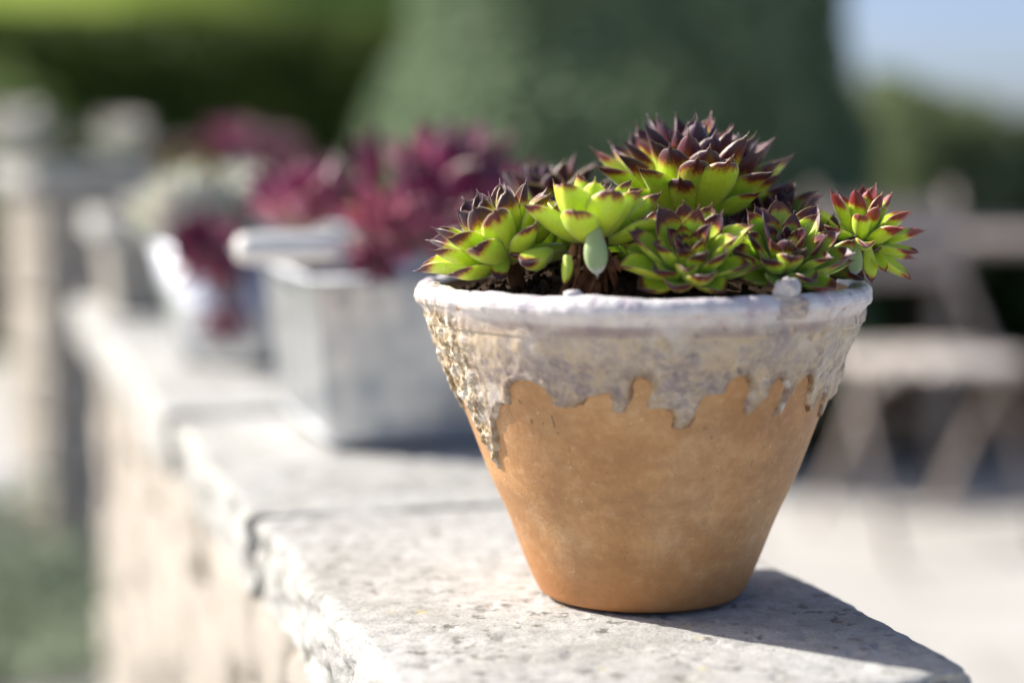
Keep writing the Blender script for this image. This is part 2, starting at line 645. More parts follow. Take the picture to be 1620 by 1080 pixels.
MAT['paving'] = paving_mat()
MAT['lawn'] = simple_mat('lawn', (.05, .09, .02), (.09, .14, .035), 6, .9, 0, .4, .02, .1)

MAT['meadow'] = simple_mat('sunlit_meadow', (.17, .25, .03), (.30, .37, .07), 1.2, .9, 0, .4, .05, .1)

# ------------------------------------------------------------------ ground
def sheet(name, x0, x1, y0, y1, z, mat):
    o = mesh_obj(name, [(x0, y0, z), (x1, y0, z), (x1, y1, z), (x0, y1, z)], [(0, 1, 2, 3)], mat, smooth=False)
    o['kind'] = 'structure'
    return o


sheet('ground', -400, 400, -400, 400, -.004, MAT['lawn'])
sheet('pavement', -9, 9, -6, 8.6, 0, MAT['paving'])


vs, fs = [], []
NXH, NYH = 60, 24
for j in range(NYH + 1):
    for i in range(NXH + 1):
        x = -45 + 50 * i / NXH
        y = 12.5 + 50 * j / NYH
        t = max(0, min(1, (y - 13) / 24)); t = t * t * (3 - 2 * t)
        e = max(0, min(1, (1.5 - x + (y - 13) * .02) / 7)); e = e * e * (3 - 2 * e)
        vs.append((x, y, -.02 + 7.0 * t * e + .25 * t * e * noise.noise(Vector((x * .3, y * .3, 1)))))
for j in range(NYH):
    for i in range(NXH):
        a = j * (NXH + 1) + i
        fs.append((a, a + 1, a + NXH + 2, a + NXH + 1))
hill = mesh_obj('hill', vs, fs, MAT['meadow'])
hill['kind'] = 'structure'


sheet('flower_bed', .15, 7.5, 5.75, 8.6, .004, MAT['soil'])

# ------------------------------------------------------------------ stones
def grid_box(nx, ny, nz):
    """surface points of a unit cube (-1..1) on a regular grid, shared at the edges"""
    idx, vs, fs = {}, [], []

    def vid(i, j, k):
        key = (i, j, k)
        if key not in idx:
            idx[key] = len(vs)
            vs.append((2 * i / nx - 1, 2 * j / ny - 1, 2 * k / nz - 1))
        return idx[key]
    for i in range(nx):
        for j in range(ny):
            fs.append((vid(i, j, nz), vid(i + 1, j, nz), vid(i + 1, j + 1, nz), vid(i, j + 1, nz)))
            fs.append((vid(i, j, 0), vid(i, j + 1, 0), vid(i + 1, j + 1, 0), vid(i + 1, j, 0)))
    for i in range(nx):
        for k in range(nz):
            fs.append((vid(i, 0, k), vid(i + 1, 0, k), vid(i + 1, 0, k + 1), vid(i, 0, k + 1)))
            fs.append((vid(i, ny, k), vid(i, ny, k + 1), vid(i + 1, ny, k + 1), vid(i + 1, ny, k)))
    for j in range(ny):
        for k in range(nz):
            fs.append((vid(0, j, k), vid(0, j, k + 1), vid(0, j + 1, k + 1), vid(0, j + 1, k)))
            fs.append((vid(nx, j, k), vid(nx, j + 1, k), vid(nx, j + 1, k + 1), vid(nx, j, k + 1)))
    return vs, fs


def slab(name, u0, u1, v0, v1, z0, z1, res, mat, parent, seed, edge_wave=.012, rough=.006, top=.0012, rnd=.010):
    """a split stone slab in wall coordinates, flat sawn top, broken sides"""
    nx = max(4, int((u1 - u0) / res)); ny = max(4, int((v1 - v0) / res)); nz = max(3, int((z1 - z0) / res))
    vs, fs = grid_box(nx, ny, nz)
    hu, hv, hz = (u1 - u0) / 2, (v1 - v0) / 2, (z1 - z0) / 2
    cu, cv, cz = (u0 + u1) / 2, (v0 + v1) / 2, (z0 + z1) / 2
    out = []
    for (a, b, c) in vs:
        p = Vector((a * hu, b * hv, c * hz))
        q = Vector((max(-hu + rnd, min(hu - rnd, p.x)), max(-hv + rnd, min(hv - rnd, p.y)), max(-hz + rnd * .55, min(hz - rnd * .55, p.z))))
        d = p - q
        nrm = Vector((0, 0, 0))
        if d.length > 1e-9:
            e = Vector((d.x / rnd, d.y / rnd, d.z / (rnd * .55)))
            nrm = e.normalized()
            p = q + Vector((nrm.x * rnd, nrm.y * rnd, nrm.z * rnd * .55))
        side = sqrt(nrm.x ** 2 + nrm.y ** 2)
        w = Vector((p.x + cu, p.y + cv, p.z + cz)) + Vector((seed * 3.7, seed * 1.3, 0))
        if side > .05:
            lo = noise.noise(Vector((w.x * 9, w.y * 9, seed))) * edge_wave
            mid = fbm(Vector((w.x * 34, w.y * 34, w.z * 60)), 4) * rough
            step = (noise.cell(Vector((w.x * 26, w.y * 26, w.z * 55))) - .5) * rough * .3
            amt = (lo + (mid + step) * (.35 + .65 * min(1, side)) - abs(mid) * .4) * side
            # broken sides lean in a little towards the foot
            lean = -.10 * (hz - p.z) * side
            p.x += nrm.x / max(side, .2) * (amt + lean)
            p.y += nrm.y / max(side, .2) * (amt + lean)
        if c > 0 or nrm.z > .2:
            f1 = fbm(Vector((w.x * 9, w.y * 9, seed)), 2) * top * .8 + fbm(Vector((w.x * 160, w.y * 120, seed)), 2) * top * .28
            f2 = fbm(Vector((w.x * 60, w.y * 90, seed + 4)), 3)
            pit = -max(0, f2 - .34) * top * 3.2
            ledge = -max(0, noise.noise(Vector((w.x * 22, w.y * 12, seed + 9))) - .25) * top * 2.2
            p.z += (f1 + pit + ledge) * max(0, c if c > .99 else nrm.z)
        out.append(WA * (p.x + cu) + WB * (p.y + cv) + Vector((0, 0, p.z + cz)))
    o = mesh_obj(name, out, fs, mat, parent)
    return o


wall = thing('garden_wall', 'low pale stone garden wall carrying the planted pots', 'garden wall')
# coping slabs, from the near end of the wall to the far one
COPE = [(.832, 1.330, .193, .488, .000, .0026), (1.344, 1.862, .184, .476, -.002, .006), (1.876, 2.262, .177, .470, .002, .010),
        (2.278, 2.80, .176, .474, -.002, .012), (2.815, 3.30, .166, .478, .001, .014)]
for i, (u0, u1, v0, v1, dz, res) in enumerate(COPE):
    slab('coping_stone', u0, u1, v0, v1, WT - .066, WT + dz, res, MAT['coping'], wall, i * 2.17 + 1.0,
         edge_wave=.009 if i == 0 else .014, rough=.0055 if i == 0 else .008, top=.0012 if i == 0 else .0022)
wu0, wu1, wv0, wv1 = .872, 3.275, .205, .452
core = Geo()
core.add([wall_pt(u, v, z) for u in (wu0 + .02, wu1 - .02) for v in (wv0 + .02, wv1 - .02) for z in (-.05, WT - .060)],
         [(0, 1, 3, 2), (4, 6, 7, 5), (0, 4, 5, 1), (2, 3, 7, 6), (0, 2, 6, 4), (1, 5, 7, 3)])
core.build('mortar_core', MAT['mortar'], wall)
STONE_MESH = []
for s in range(8):
    vs, fs = grid_box(6, 5, 5)
    out = []
    for (a, b, c) in vs:
        p = Vector((a, b, c))
        n4 = (abs(a) ** 11 + abs(b) ** 11 + abs(c) ** 11) ** (1 / 11)
        p = p / n4
        p += p.normalized() * (fbm(p * 1.5 + Vector((s * 9.1, 0, 0)), 4) * .20)
        out.append(p)
    STONE_MESH.append(make_mesh('wall_stone', out, fs, MAT['wallstone']))


def course_stone(center, axis_u, size, parent, rnd):
    o = bpy.data.objects.new('wall_stone', rnd.choice(STONE_MESH))
    o.location = center
    o.scale = (size[0] / 2 * .985, size[1] / 2, size[2] / 2 * .97)
    o.rotation_euler = (rnd.uniform(-.03, .03), rnd.uniform(-.03, .03), atan2(axis_u.y, axis_u.x) + rnd.uniform(-.03, .03) + rnd.choice((0, pi)))
    link(o, parent)
    return o


rs = random.Random(3)
for side in (0, 1):
    z = WT - .072
    while z > .02:
        h = min(rs.uniform(.075, .135), z)
        u = wu0
        while u < wu1 - .03:
            L = min(rs.uniform(.12, .30), wu1 - u)
            dep = .08
            v = (wv0 + dep / 2 if side == 0 else wv1 - dep / 2) + rs.uniform(-.007, .007)
            course_stone(wall_pt(u + L / 2, v, z - h / 2), WA, (L, dep, h), wall, rs)
            u += L + .008
        z -= h + .008
for end in (0, 1):
    z = WT - .072
    while z > .02:
        h = min(rs.uniform(.075, .135), z)
        v = wv0 + .085
        while v < wv1 - .09:
            L = min(rs.uniform(.07, .13), wv1 - .085 - v)
            u = wu0 + .04 if end == 0 else wu1 - .04
            course_stone(wall_pt(u, v + L / 2, z - h / 2), WB, (L, .08, h), wall, rs)
            v += L + .006
        z -= h + .008

# ------------------------------------------------------------------ the terracotta pot
POT = Vector((.0764, 1.105, WT))
pot = thing('terracotta_pot', 'tapered terracotta pot with dripping white and ochre glaze, nearest on the wall', 'plant pot', POT)
BODY = [(.052, .0010), (.0592, .0030), (.0632, .0095), (.0698, .0245), (.0796, .050), (.0905, .074), (.1035, .109), (.1180, .146), (.1232, .160), (.1256, .170)]
BEAD_C, BEAD_R = (.1256, .1792), .0053
prof = [Vector((p.x, p.y)) for p in catmull([(a, b, 0) for a, b in BODY], 12)]
bead = []
for k in range(0, 15):
    a = radians(-50 + k * 16.5)
    bead.append(Vector((BEAD_C[0] + BEAD_R * cos(a), BEAD_C[1] + BEAD_R * sin(a))))
inner = [Vector((.1178, .170)), Vector((.109, .150)), Vector((.098, .12))]
full = [Vector((0.0005, .0012)), Vector((.03, .0010))] + prof + bead + inner


def wob(th, h):
    return 1 + .006 * noise.noise(Vector((cos(th) * 1.1, sin(th) * 1.1, h * 9))) + .0022 * noise.noise(Vector((cos(th) * 3, sin(th) * 3, h * 40)))


NB = 220
vs, fs = [], []
for p in full:
    for k in range(NB):
        th = 2 * pi * k / NB
        r = p.x * wob(th, p.y)
        vs.append((r * sin(th), -r * cos(th), p.y))
for i in range(len(full) - 1):
    for k in range(NB):
        k2 = (k + 1) % NB
        fs.append((i * NB + k, i * NB + k2, (i + 1) * NB + k2, (i + 1) * NB + k))
pot_body = mesh_obj('pot_body', vs, fs, MAT['terracotta'], pot)

# lower outline of the glaze: (degrees round the pot from the front, height)
DRIP = [(-68.9, .109), (-66.5, .096), (-62.8, .0815), (-60.5, .090), (-56.5, .099), (-54.0, .1123), (-48.8, .1215), (-44.6, .1225), (-42.5, .1341), (-38, .138), (-33.3, .1367),
        (-30.5, .131), (-29.5, .1249), (-25.8, .1235), (-20.7, .1264), (-17, .1314), (-13.1, .1327), (-11.9, .1235), (-9.3, .1225), (-6.8, .1284),
        (-5.8, .1405), (-3.0, .141), (-2.0, .1342), (-3.0, .1263), (1.0, .1242), (4.1, .1231), (4.9, .1136), (9.8, .115), (11.4, .121),
        (11.9, .1271), (13.1, .131), (16.4, .1325), (18.5, .1334), (19.4, .1387), (22.8, .1422), (25.2, .1355), (25.9, .1205), (29.0, .1210),
        (32.4, .1288), (33.9, .1377), (36.6, .1379), (38.4, .1284), (37.0, .1174), (40.3, .1200), (42.6, .1325), (45.5, .139), (49, .134), (52.5, .121),
        (56.4, .1163), (60, .126), (64, .123), (69, .1100)]
rb = random.Random(11)
ang = 74.0
while ang < 286:
    DRIP.append((ang, rb.choice((.138, .134, .128, .118, .110)) + rb.uniform(-.004, .004)))
    ang += rb.uniform(2.5, 6)
RB = .108
poly = np.array([(radians(a) * RB, h) for a, h in DRIP] + [(radians(291.1) * RB, .109)])
poly = np.array([(v.x, v.y) for v in catmull([(a, b, 0) for a, b in poly], 5)])
gprof = []
for k in range(10):                          # over the bead, inside to outside
    a = radians(150 - k * 22.5)
    gprof.append((BEAD_C[0] + BEAD_R * cos(a), BEAD_C[1] + BEAD_R * sin(a), cos(a), sin(a)))
hs_ = np.linspace(.1702, .078, 180)
bp = np.array([(p.y, p.x) for p in prof])
gfine = []
for h in hs_:
    r = float(np.interp(h, bp[:, 0], bp[:, 1]))
    r2 = float(np.interp(h + .002, bp[:, 0], bp[:, 1]))
    s = Vector((.002, -(r2 - r))).normalized()
    gfine.append((r, h, s.x, s.y))
# subdivide the bead part finely as well
gb = []
for i in range(len(gprof) - 1):
    for k in range(4):
        t = k / 4
        gb.append(tuple(gprof[i][q] * (1 - t) + gprof[i + 1][q] * t for q in range(4)))
gb.append(gprof[-1])
rows = gb + gfine
NG = 1080
TH = np.linspace(-pi, pi, NG, endpoint=False)
HR = np.array([r[1] for r in rows])
# signed distance to the drip outline
A = poly[:-1]; Bp = poly[1:]
sd = np.ones((len(rows), NG)) * .05
S0 = np.where(TH * RB < radians(-68.9) * RB, TH * RB + 2 * pi * RB, TH * RB)
for i, h in enumerate(HR):
    if i < len(gb):
        continue
    px = S0; py = np.full(NG, h)
    d2 = np.full(NG, 1.0); cross = np.zeros(NG, dtype=int)
    for (ax, ay), (bx, by) in zip(A, Bp):
        dx, dy = bx - ax, by - ay
        t = np.clip(((px - ax) * dx + (py - ay) * dy) / (dx * dx + dy * dy + 1e-12), 0, 1)
        q = (px - ax - t * dx) ** 2 + (py - ay - t * dy) ** 2
        d2 = np.minimum(d2, q)
        # crossings with the ray going down from the point
        cond = ((ax <= px) & (bx > px)) | ((bx <= px) & (ax > px))
        yy = ay + (px - ax) / (dx + 1e-15) * dy
        cross += (cond & (yy < py)).astype(int)
    sd[i] = np.sqrt(d2) * np.where(cross % 2 == 1, 1, -1)
gv, edge_a, hgt_a, crust_a = [], [], [], []
for i, (r, h, nr, nz_) in enumerate(rows):
    for k in range(NG):
        th = TH[k]
        deg = math.degrees(th)
        d = sd[i, k]
        P = Vector((sin(th) * r, -cos(th) * r, h))
        jag = noise.noise(P * 300) * .0012 + noise.noise(P * 120) * .0007
        dd = d + (jag if i >= len(gb) else 0)
        crust = max(0, 1 - abs(deg + 74) / 24) if i >= len(gb) else max(0, 1 - abs(deg + 74) / 24) * .35
        crust = min(1, crust * 1.7)
        crust2 = max(0, 1 - abs(deg - 78) / 24)
        if dd < 0:
            off = -.0012 + max(-.001, dd * .3)
        else:
            s = min(1, dd / .0032)
            s = 1 - (1 - s) ** 2.4
            off = -.0008 + .0022 * s + .0009 * math.exp(-((dd - .0032) / .0022) ** 2)
            full_ = min(1, dd / .006)
            if i >= len(gb) and h > .164:
                off += .0006
            lump = noise.noise(P * 42) * .0013 + noise.noise(P * 95 + Vector((5, 1, 2))) * .0008 + noise.noise(P * 230) * .0003
            if i < len(gb):
                lump = lump * 1.1 + noise.noise(P * 22) * .0013
            pit = noise.noise(P * 150 + Vector((9, 9, 2)))
            lump -= max(0, pit - .52) * .006
            off += lump * full_
            if crust > 0:
                cr = fbm(P * 130, 4)
                off += crust * full_ * (max(-.3, cr) * .0030 + max(0, noise.noise(P * 60)) * .0022)
            if crust2 > 0:
                off += crust2 * full_ * (fbm(P * 75 + Vector((2, 0, 0)), 3) * .0030 + .0004)
        w = wob(th, h)
        rr = r * w + nr * off
        gv.append((rr * sin(th), -rr * cos(th), h + nz_ * off))
        edge_a.append(max(0, min(1, d / .014)))
        hgt_a.append(max(0, min(1, (h - .078) / (.1875 - .078))) if i >= len(gb) else 1.0)
        crust_a.append(crust)
hgt_a = [.9 if i < (len(gb) - 6) * NG else h for i, h in enumerate(hgt_a)]
hgt_a = np.array(hgt_a)
for i in range(len(gb)):
    hgt_a[i * NG:(i + 1) * NG] = .95 if i < len(gb) - 8 else .72
# map the outer wall so that the bead sits above .66
w0 = len(gb) * NG
hgt_a[w0:] = np.interp(np.repeat(HR[len(gb):], NG), [.078, .1702], [.0, .66])
gf = []
ok = (sd > -.0016)
for i in range(len(rows) - 1):
    for k in range(NG):
        k2 = (k + 1) % NG
        if ok[i, k] or ok[i, k2] or ok[i + 1, k] or ok[i + 1, k2]:
            gf.append((i * NG + k, (i + 1) * NG + k, (i + 1) * NG + k2, i * NG + k2))
used = np.zeros(len(gv), dtype=bool)
used[np.array(gf).ravel()] = True
remap = np.cumsum(used) - 1
gvn = np.array(gv)[used]
glaze = mesh_obj('glaze_coat', gvn, remap[np.array(gf)], MAT['glaze'], pot,
         attrs={'edge': np.array(edge_a)[used], 'height': hgt_a[used], 'crust': np.array(crust_a)[used]})


def blob(name, c, rad, mat, parent, seed, squash=(1, 1, 1), amp=.18, n=14, attrs=None):
    vs, fs = grid_box(n, n, n)
    out = []
    for p in vs:
        p = Vector(p).normalized()
        k = 1 + amp * fbm(p * 1.6 + Vector((seed * 5.1, 0, 0)), 3)
        out.append(Vector((p.x * squash[0], p.y * squash[1], p.z * squash[2])) * rad * k + Vector(c))
    at_ = {k: [v] * len(out) for k, v in (attrs or {}).items()}
    return mesh_obj(name, out, fs, mat, parent, attrs=at_)


th = radians(33)
blob('glaze_lump', (.1265 * sin(th), -.1265 * cos(th), .1878), .0066, MAT['glaze'], glaze, 2.0, (1, 1, 1.15), .25, 16, {'edge': 1, 'height': .72, 'crust': 0.15})
th = radians(31.5)
blob('glaze_lump', (.1295 * sin(th), -.1295 * cos(th), .1795), .0072, MAT['glaze'], glaze, 3.0, (1.5, .8, 1.0), .35, 14, {'edge': 1, 'height': .66, 'crust': 0.1})
th = radians(-21)
blob('glaze_lump', (.1245 * sin(th), -.1245 * cos(th), .1868), .0032, MAT['glaze'], glaze, 5.0, (1.5, 1, .8), .2, 8, {'edge': 1, 'height': .8, 'crust': 0.0})

# soil in the pot
vs, fs = [(0, 0, .199)], []
NR, NS = 16, 60
for i in range(1, NR + 1):
    for k in range(NS):
        a = 2 * pi * k / NS
        r = .1145 * i / NR
        z = .1725 + .026 * (1 - (i / NR) ** 2) + fbm(Vector((r * cos(a) * 60, r * sin(a) * 60, 3)), 3) * .004
        if i == NR:
            z = .160
        vs.append((r * cos(a), r * sin(a), z))
for k in range(NS):
    fs.append((0, 1 + k, 1 + (k + 1) % NS))
for i in range(NR - 1):
    for k in range(NS):
        k2 = (k + 1) % NS
        fs.append((1 + i * NS + k, 1 + (i + 1) * NS + k, 1 + (i + 1) * NS + k2, 1 + i * NS + k2))
rc = random.Random(5)
crumb_v, crumb_f = grid_box(2, 2, 2)
for q in range(520):
    a = rc.uniform(0, 2 * pi)
    r = .110 * sqrt(rc.random())
    s = rc.uniform(.0010, .0032)
    b = len(vs)
    R = Matrix.Rotation(rc.uniform(0, 6), 3, 'X') @ Matrix.Rotation(rc.uniform(0, 6), 3, 'Z')
    for p in crumb_v:
        p = R @ (Vector(p).normalized() * s * rc.uniform(.7, 1.2))
        vs.append((p.x + r * cos(a), p.y + r * sin(a), p.z + .1755 + .026 * (1 - (r / .1145) ** 2)))
    fs += [tuple(i + b for i in f) for f in crumb_f]
soil = mesh_obj('soil', vs, fs, MAT['soil'])
soil.location = POT
tag(soil, 'dark crumbly soil filling the terracotta pot', 'soil', kind='stuff')


# ------------------------------------------------------------------ houseleek rosettes
def leaf_mesh(name, mat, W=.36, T=.14, curve=.12, cup=.25, base=.55, wide=.60, ny=15, nx=14, twist=0.0, dent=0.0, sharp=1.7):
    vs, uv, fs = [], [], []
    ts = [0, .06, .15, .26, .37, .48, .58, .67, .75, .82, .88, .925, .955, .975, 1.0, 1.045]
    for t in ts:
        if t < wide:
            q = t / wide
            w = W * (base + (1 - base) * (q * q * (3 - 2 * q)))
        else:
            q = min(1, (t - wide) / (1 - wide))
            w = W * max(.0, (1 - q ** sharp)) ** .92
        w = max(w, .030 if t < 1.0 else (.018 if t < 1.02 else .006))
        if t > .95:
            w = min(w, .055 - (t - .95) * .4)
        w = max(w, .004)
        th = T * (.75 + .25 * min(1, t / .3)) * (1 - max(0, (t - .45) / .56) ** 1.6) + .012 * (t < 1)
        th = max(.004, min(th, w * 1.1 + .004))
        zc = curve * t * t + .02 * sin(t * 7 + dent * 9) * dent
        for k in range(nx):
            a = 2 * pi * k / nx
            x, zz = cos(a), sin(a)
            z = th * (.34 * zz if zz > 0 else .72 * zz)
            z += cup * w * x * x * (0.4 + .6 * t)
            xr = x * w * .5 + twist * t * t
            vs.append((xr, t, zc + z))
            uv.append((x * .5 + .5, min(1, t)))
    nr = len(ts)
    for i in range(nr - 1):
        for k in range(nx):
            k2 = (k + 1) % nx
            fs.append((i * nx + k, i * nx + k2, (i + 1) * nx + k2, (i + 1) * nx + k))
    fs.append(tuple(range(nx - 1, -1, -1)))
    fs.append(tuple(range((nr - 1) * nx, nr * nx)))
    return make_mesh(name, vs, fs, mat, True, uvs=uv)


LEAVES = {}
for mk in ('leaf', 'leaf_red', 'leaf_pale'):
    LEAVES[mk] = {
        'dome': [leaf_mesh('leaf', MAT[mk], .36, .13, .10, .30, .62, .55, twist=.02, sharp=2.2), leaf_mesh('leaf', MAT[mk], .40, .14, .15, .22, .58, .58, twist=-.03, dent=.5, sharp=2.4),
                 leaf_mesh('leaf', MAT[mk], .33, .12, .05, .35, .6, .52, twist=.01, dent=1, sharp=2.1)],
        'broad': [leaf_mesh('leaf', MAT[mk], .46, .12, .16, .35, .42, .60, twist=.03, sharp=1.75), leaf_mesh('leaf', MAT[mk], .50, .13, .22, .28, .40, .62, twist=-.03, dent=.7, sharp=1.85),
                  leaf_mesh('leaf', MAT[mk], .42, .12, .10, .40, .45, .60, dent=1)],
        'fat': [leaf_mesh('leaf', MAT[mk], .52, .42, .05, .10, .62, .50, sharp=2.6), leaf_mesh('leaf', MAT[mk], .46, .38, .12, .10, .6, .52, twist=.04, sharp=2.4)],
    }


def put_leaf(root, mesh, base, d, n, length, wscale, reach, light, red=0.0):
    """one leaf as a child of its rosette: base point, direction, upper-side normal"""
    d = d.normalized()
    x = d.cross(n).normalized()
    n = x.cross(d).normalized()
    o = bpy.data.objects.new('leaf', mesh)
    mt = Matrix((x, d, n)).transposed().to_4x4()
    o.matrix_local = Matrix.Translation(base) @ mt @ Matrix.Diagonal((length * wscale, length, length * wscale, 1))
    o.color = (reach, light, red, 1)
    link(o, root)
    return o


def rosette(label, base, axis, L, n, kind='dome', mk='leaf', phi0=4, phi1=80, seed=1, reach=.5, light=.8, group=None, inner=.5,
            wscale=1.0, power=.8, open_=.25, droop=0, jitter=1.0, reach_in=.08, cat='succulent', red=.03):
    r = random.Random(seed)
    root = thing('houseleek_rosette', label, cat, base, group=group)
    axis = Vector(axis).normalized()
    e1 = axis.cross(Vector((.3, 1, .2))).normalized()
    e2 = axis.cross(e1).normalized()
    a0 = r.uniform(0, 6.28)
    for i in range(n):
        t = (i + .5) / n
        ang = a0 + i * 2.39996 + r.uniform(-.12, .12) * jitter
        phi = radians(phi0 + (phi1 - phi0) * t ** power + r.uniform(-5, 5) * jitter)
        rad = e1 * cos(ang) + e2 * sin(ang)
        d = axis * cos(phi) + rad * sin(phi)
        nn = axis * sin(phi) - rad * cos(phi)
        ln = L * (inner + (1 - inner) * min(1, t / .55) ** .8) * r.uniform(.9, 1.08)
        if t > .85:
            ln *= .9
        b = axis * (L * open_ * (1 - t)) + rad * (L * .06 * sin(phi))
        if kind == 'broad' and t < .15:
            ms = LEAVES[mk]['dome']
        else:
            ms = LEAVES[mk][kind]
        put_leaf(root, r.choice(ms), b, d, nn, ln, wscale * r.uniform(.9, 1.1), reach + reach_in * (1 - t) - .03 + r.uniform(-.09, .09),
                 max(0, min(1, light + r.uniform(-.18, .18))), max(0, red + r.uniform(-.2, .12)))
    st = Geo()
    st.tube([axis * (-L * .35) + Vector((0, 0, -L * .25)), axis * (-L * .1), axis * (L * open_ * .9)], [L * .09, L * .10, L * .05], 8)
    st.build('stem', MAT['root'] if mk == 'leaf' else MAT['root'], root, True)
    return root


G1 = 'houseleeks in the terracotta pot'
r1 = rosette('largest domed houseleek with purple-tipped leaves at the top of the terracotta pot', at(1092, 350, 1.125), (.05, -.08, 1), .064, 62, 'dome',
             phi0=3, phi1=72, seed=4, reach=.19, light=.9, group=G1, inner=.84, open_=.04, power=.66, wscale=.90, reach_in=.17, jitter=.5)
r2 = rosette('green purple-tipped houseleek leaning over the left end of the rim', at(806, 414, 1.055), (-.50, -.10, .86), .047, 30, 'broad',
             phi0=4, phi1=84, seed=12, jitter=.6, wscale=.95, reach=.23, light=.95, group=G1, open_=.12, inner=.6)
r3 = rosette('bright green houseleek raised on a bare brown root, seen from below', at(938, 384, 1.035), (.06, .10, 1), .042, 22, 'broad',
             phi0=8, phi1=84, seed=8, reach=.12, light=1.0, group=G1, open_=.05, inner=.7, wscale=1.0, reach_in=.05)
r4 = rosette('half-open houseleek with a dark centre at the front of the pot, middle', at(1088, 437, 1.025), (-.05, -.62, .80), .040, 36, 'broad',
             phi0=4, phi1=82, seed=21, jitter=.7, wscale=.88, reach=.18, light=.9, group=G1, open_=.10, inner=.5, reach_in=.16)
r5 = rosette('dark green houseleek just right of the glaze lump, near the rim', at(1238, 430, 1.04), (.10, -.60, .80), .038, 36, 'broad',
             phi0=4, phi1=84, seed=33, jitter=.7, wscale=.88, reach=.21, light=.65, group=G1, open_=.10, inner=.5, reach_in=.16)
r6 = rosette('small red-tipped houseleek hanging over the right end of the rim', at(1362, 386, 1.085), (.10, -.16, 1), .035, 34, 'dome',
             phi0=4, phi1=128, seed=45, jitter=.7, red=.40, reach=.24, light=.97, group=G1, open_=.12, inner=.8, wscale=1.0, power=.85)
r7 = rosette('purple-tipped houseleek behind the bright green one, soft in focus', at(876, 344, 1.19), (-.12, -.1, 1), .040, 30, 'broad',
             phi0=4, phi1=76, seed=52, wscale=.82, reach=.42, light=.6, group=G1, open_=.1, inner=.6)
r8 = rosette('dark bluish green houseleek behind the front right one', at(1222, 372, 1.125), (.15, -.3, 1), .036, 26, 'broad',
             phi0=6, phi1=78, seed=61, wscale=.82, reach=.30, light=.12, group=G1, open_=.1, inner=.6)
rosette('low green houseleek sunk between the bright green and the front middle one', at(1008, 418, 1.075), (-.1, -.35, 1), .034, 22, 'broad',
        phi0=6, phi1=80, seed=64, wscale=.82, reach=.26, light=.5, group=G1, open_=.1, inner=.6)
rosette('low green houseleek squeezed behind the left leaning one', at(868, 402, 1.12), (-.1, -.25, 1), .036, 22, 'broad',
        phi0=6, phi1=80, seed=66, wscale=.82, reach=.30, light=.6, group=G1, open_=.1, inner=.6)
rosette('low dark houseleek under the right foot of the largest one', at(1160, 410, 1.10), (.0, -.35, 1), .036, 22, 'broad',
        phi0=6, phi1=82, seed=68, wscale=.82, reach=.30, light=.3, group=G1, open_=.1, inner=.6)
rosette('low grey-green houseleek tucked inside the right end of the rim', at(1302, 424, 1.085), (.25, -.45, 1), .034, 22, 'broad',
        phi0=6, phi1=86, seed=70, wscale=.82, reach=.22, light=.2, group=G1, open_=.08, inner=.6)
rosette('low purple-tipped houseleek at the back left inside the rim', at(800, 392, 1.17), (-.25, -.1, 1), .034, 20, 'broad',
        phi0=6, phi1=80, seed=72, wscale=.82, reach=.42, light=.5, group=G1, open_=.1, inner=.6)
# single leaves that hang from the rosettes
for root, px, py, dep, d, n, L, kd, reach, light, ws in (
        (r3, 940, 362, 1.012, (.06, -.25, -1), (0, -1, .1), .026, 'fat', .16, 0.0, .95),
        (r3, 896, 404, 1.012, (-.02, -.2, -1), (-1, -.4, 0), .016, 'fat', .12, .8, .8),
        (r2, 866, 398, 1.03, (-.45, -.65, -.18), (0, -.3, 1), .026, 'fat', .22, .75, 1.0),
        (r2, 800, 402, 1.045, (-.2, -.5, -.5), (0, -.7, .5), .020, 'fat', .26, .6, .95),
        (r2, 890, 392, 1.05, (-.9, -.5, -.12), (0, -.3, 1), .034, 'fat', .15, .55, .75),
        (r6, 1352, 384, 1.07, (-.05, -.35, -1), (0, -1, .1), .020, 'fat', .15, 0.0, .9),
        (r6, 1372, 388, 1.07, (.08, -.3, -1), (.2, -1, .1), .022, 'fat', .2, .9, .7)):
    p = at(px, py, dep)
    put_leaf(root, LEAVES['leaf_pale' if (px in (940, 1352)) else 'leaf'][kd][0], p - root.location, Vector(d), Vector(n), L, ws, reach, light)

# bare roots and husks below the raised rosette
roots = thing('root_tuft', 'tuft of dry brown roots and husks under the bright green houseleek', 'roots', at(930, 420, 1.03))
rr = random.Random(9)
for i in range(16):
    x = rr.uniform(-.016, .020)
    top = Vector((x * .45, rr.uniform(-.008, .008), .012))
    low = Vector((x, rr.uniform(-.016, .010), -.014))
    mid = (top + low) / 2 + Vector((rr.uniform(-.006, .006), rr.uniform(-.006, .004), 0))
    Geo().tube(catmull([top, mid, low], 5), [rr.uniform(.0010, .0022)] * 11, 6).build('root', MAT['root'], roots, True)
for i in range(9):
    c = Vector((rr.uniform(-.014, .02), rr.uniform(-.018, -.006), rr.uniform(-.010, .012)))
    o = bpy.data.objects.new('husk', LEAVES['leaf']['dome'][0].copy())
    o.data.materials[0] = MAT['husk'] if i % 3 else MAT['root']
    R = Matrix.Rotation(rr.uniform(-.8, .8), 4, 'Y') @ Matrix.Rotation(radians(-90 + rr.uniform(-40, 40)), 4, 'X')
    o.matrix_local = Matrix.Translation(c) @ R @ Matrix.Diagonal((.012, rr.uniform(.008, .014), .006, 1))
    link(o, roots)
Geo().tube(catmull([(.004, .002, -.02), (.006, .0, .0), (.004, 0, .016)], 5), [.009, .0085, .008, .0075, .007, .007, .0065, .006, .0065, .007, .006], 10).build('crown', MAT['root'], roots, True)
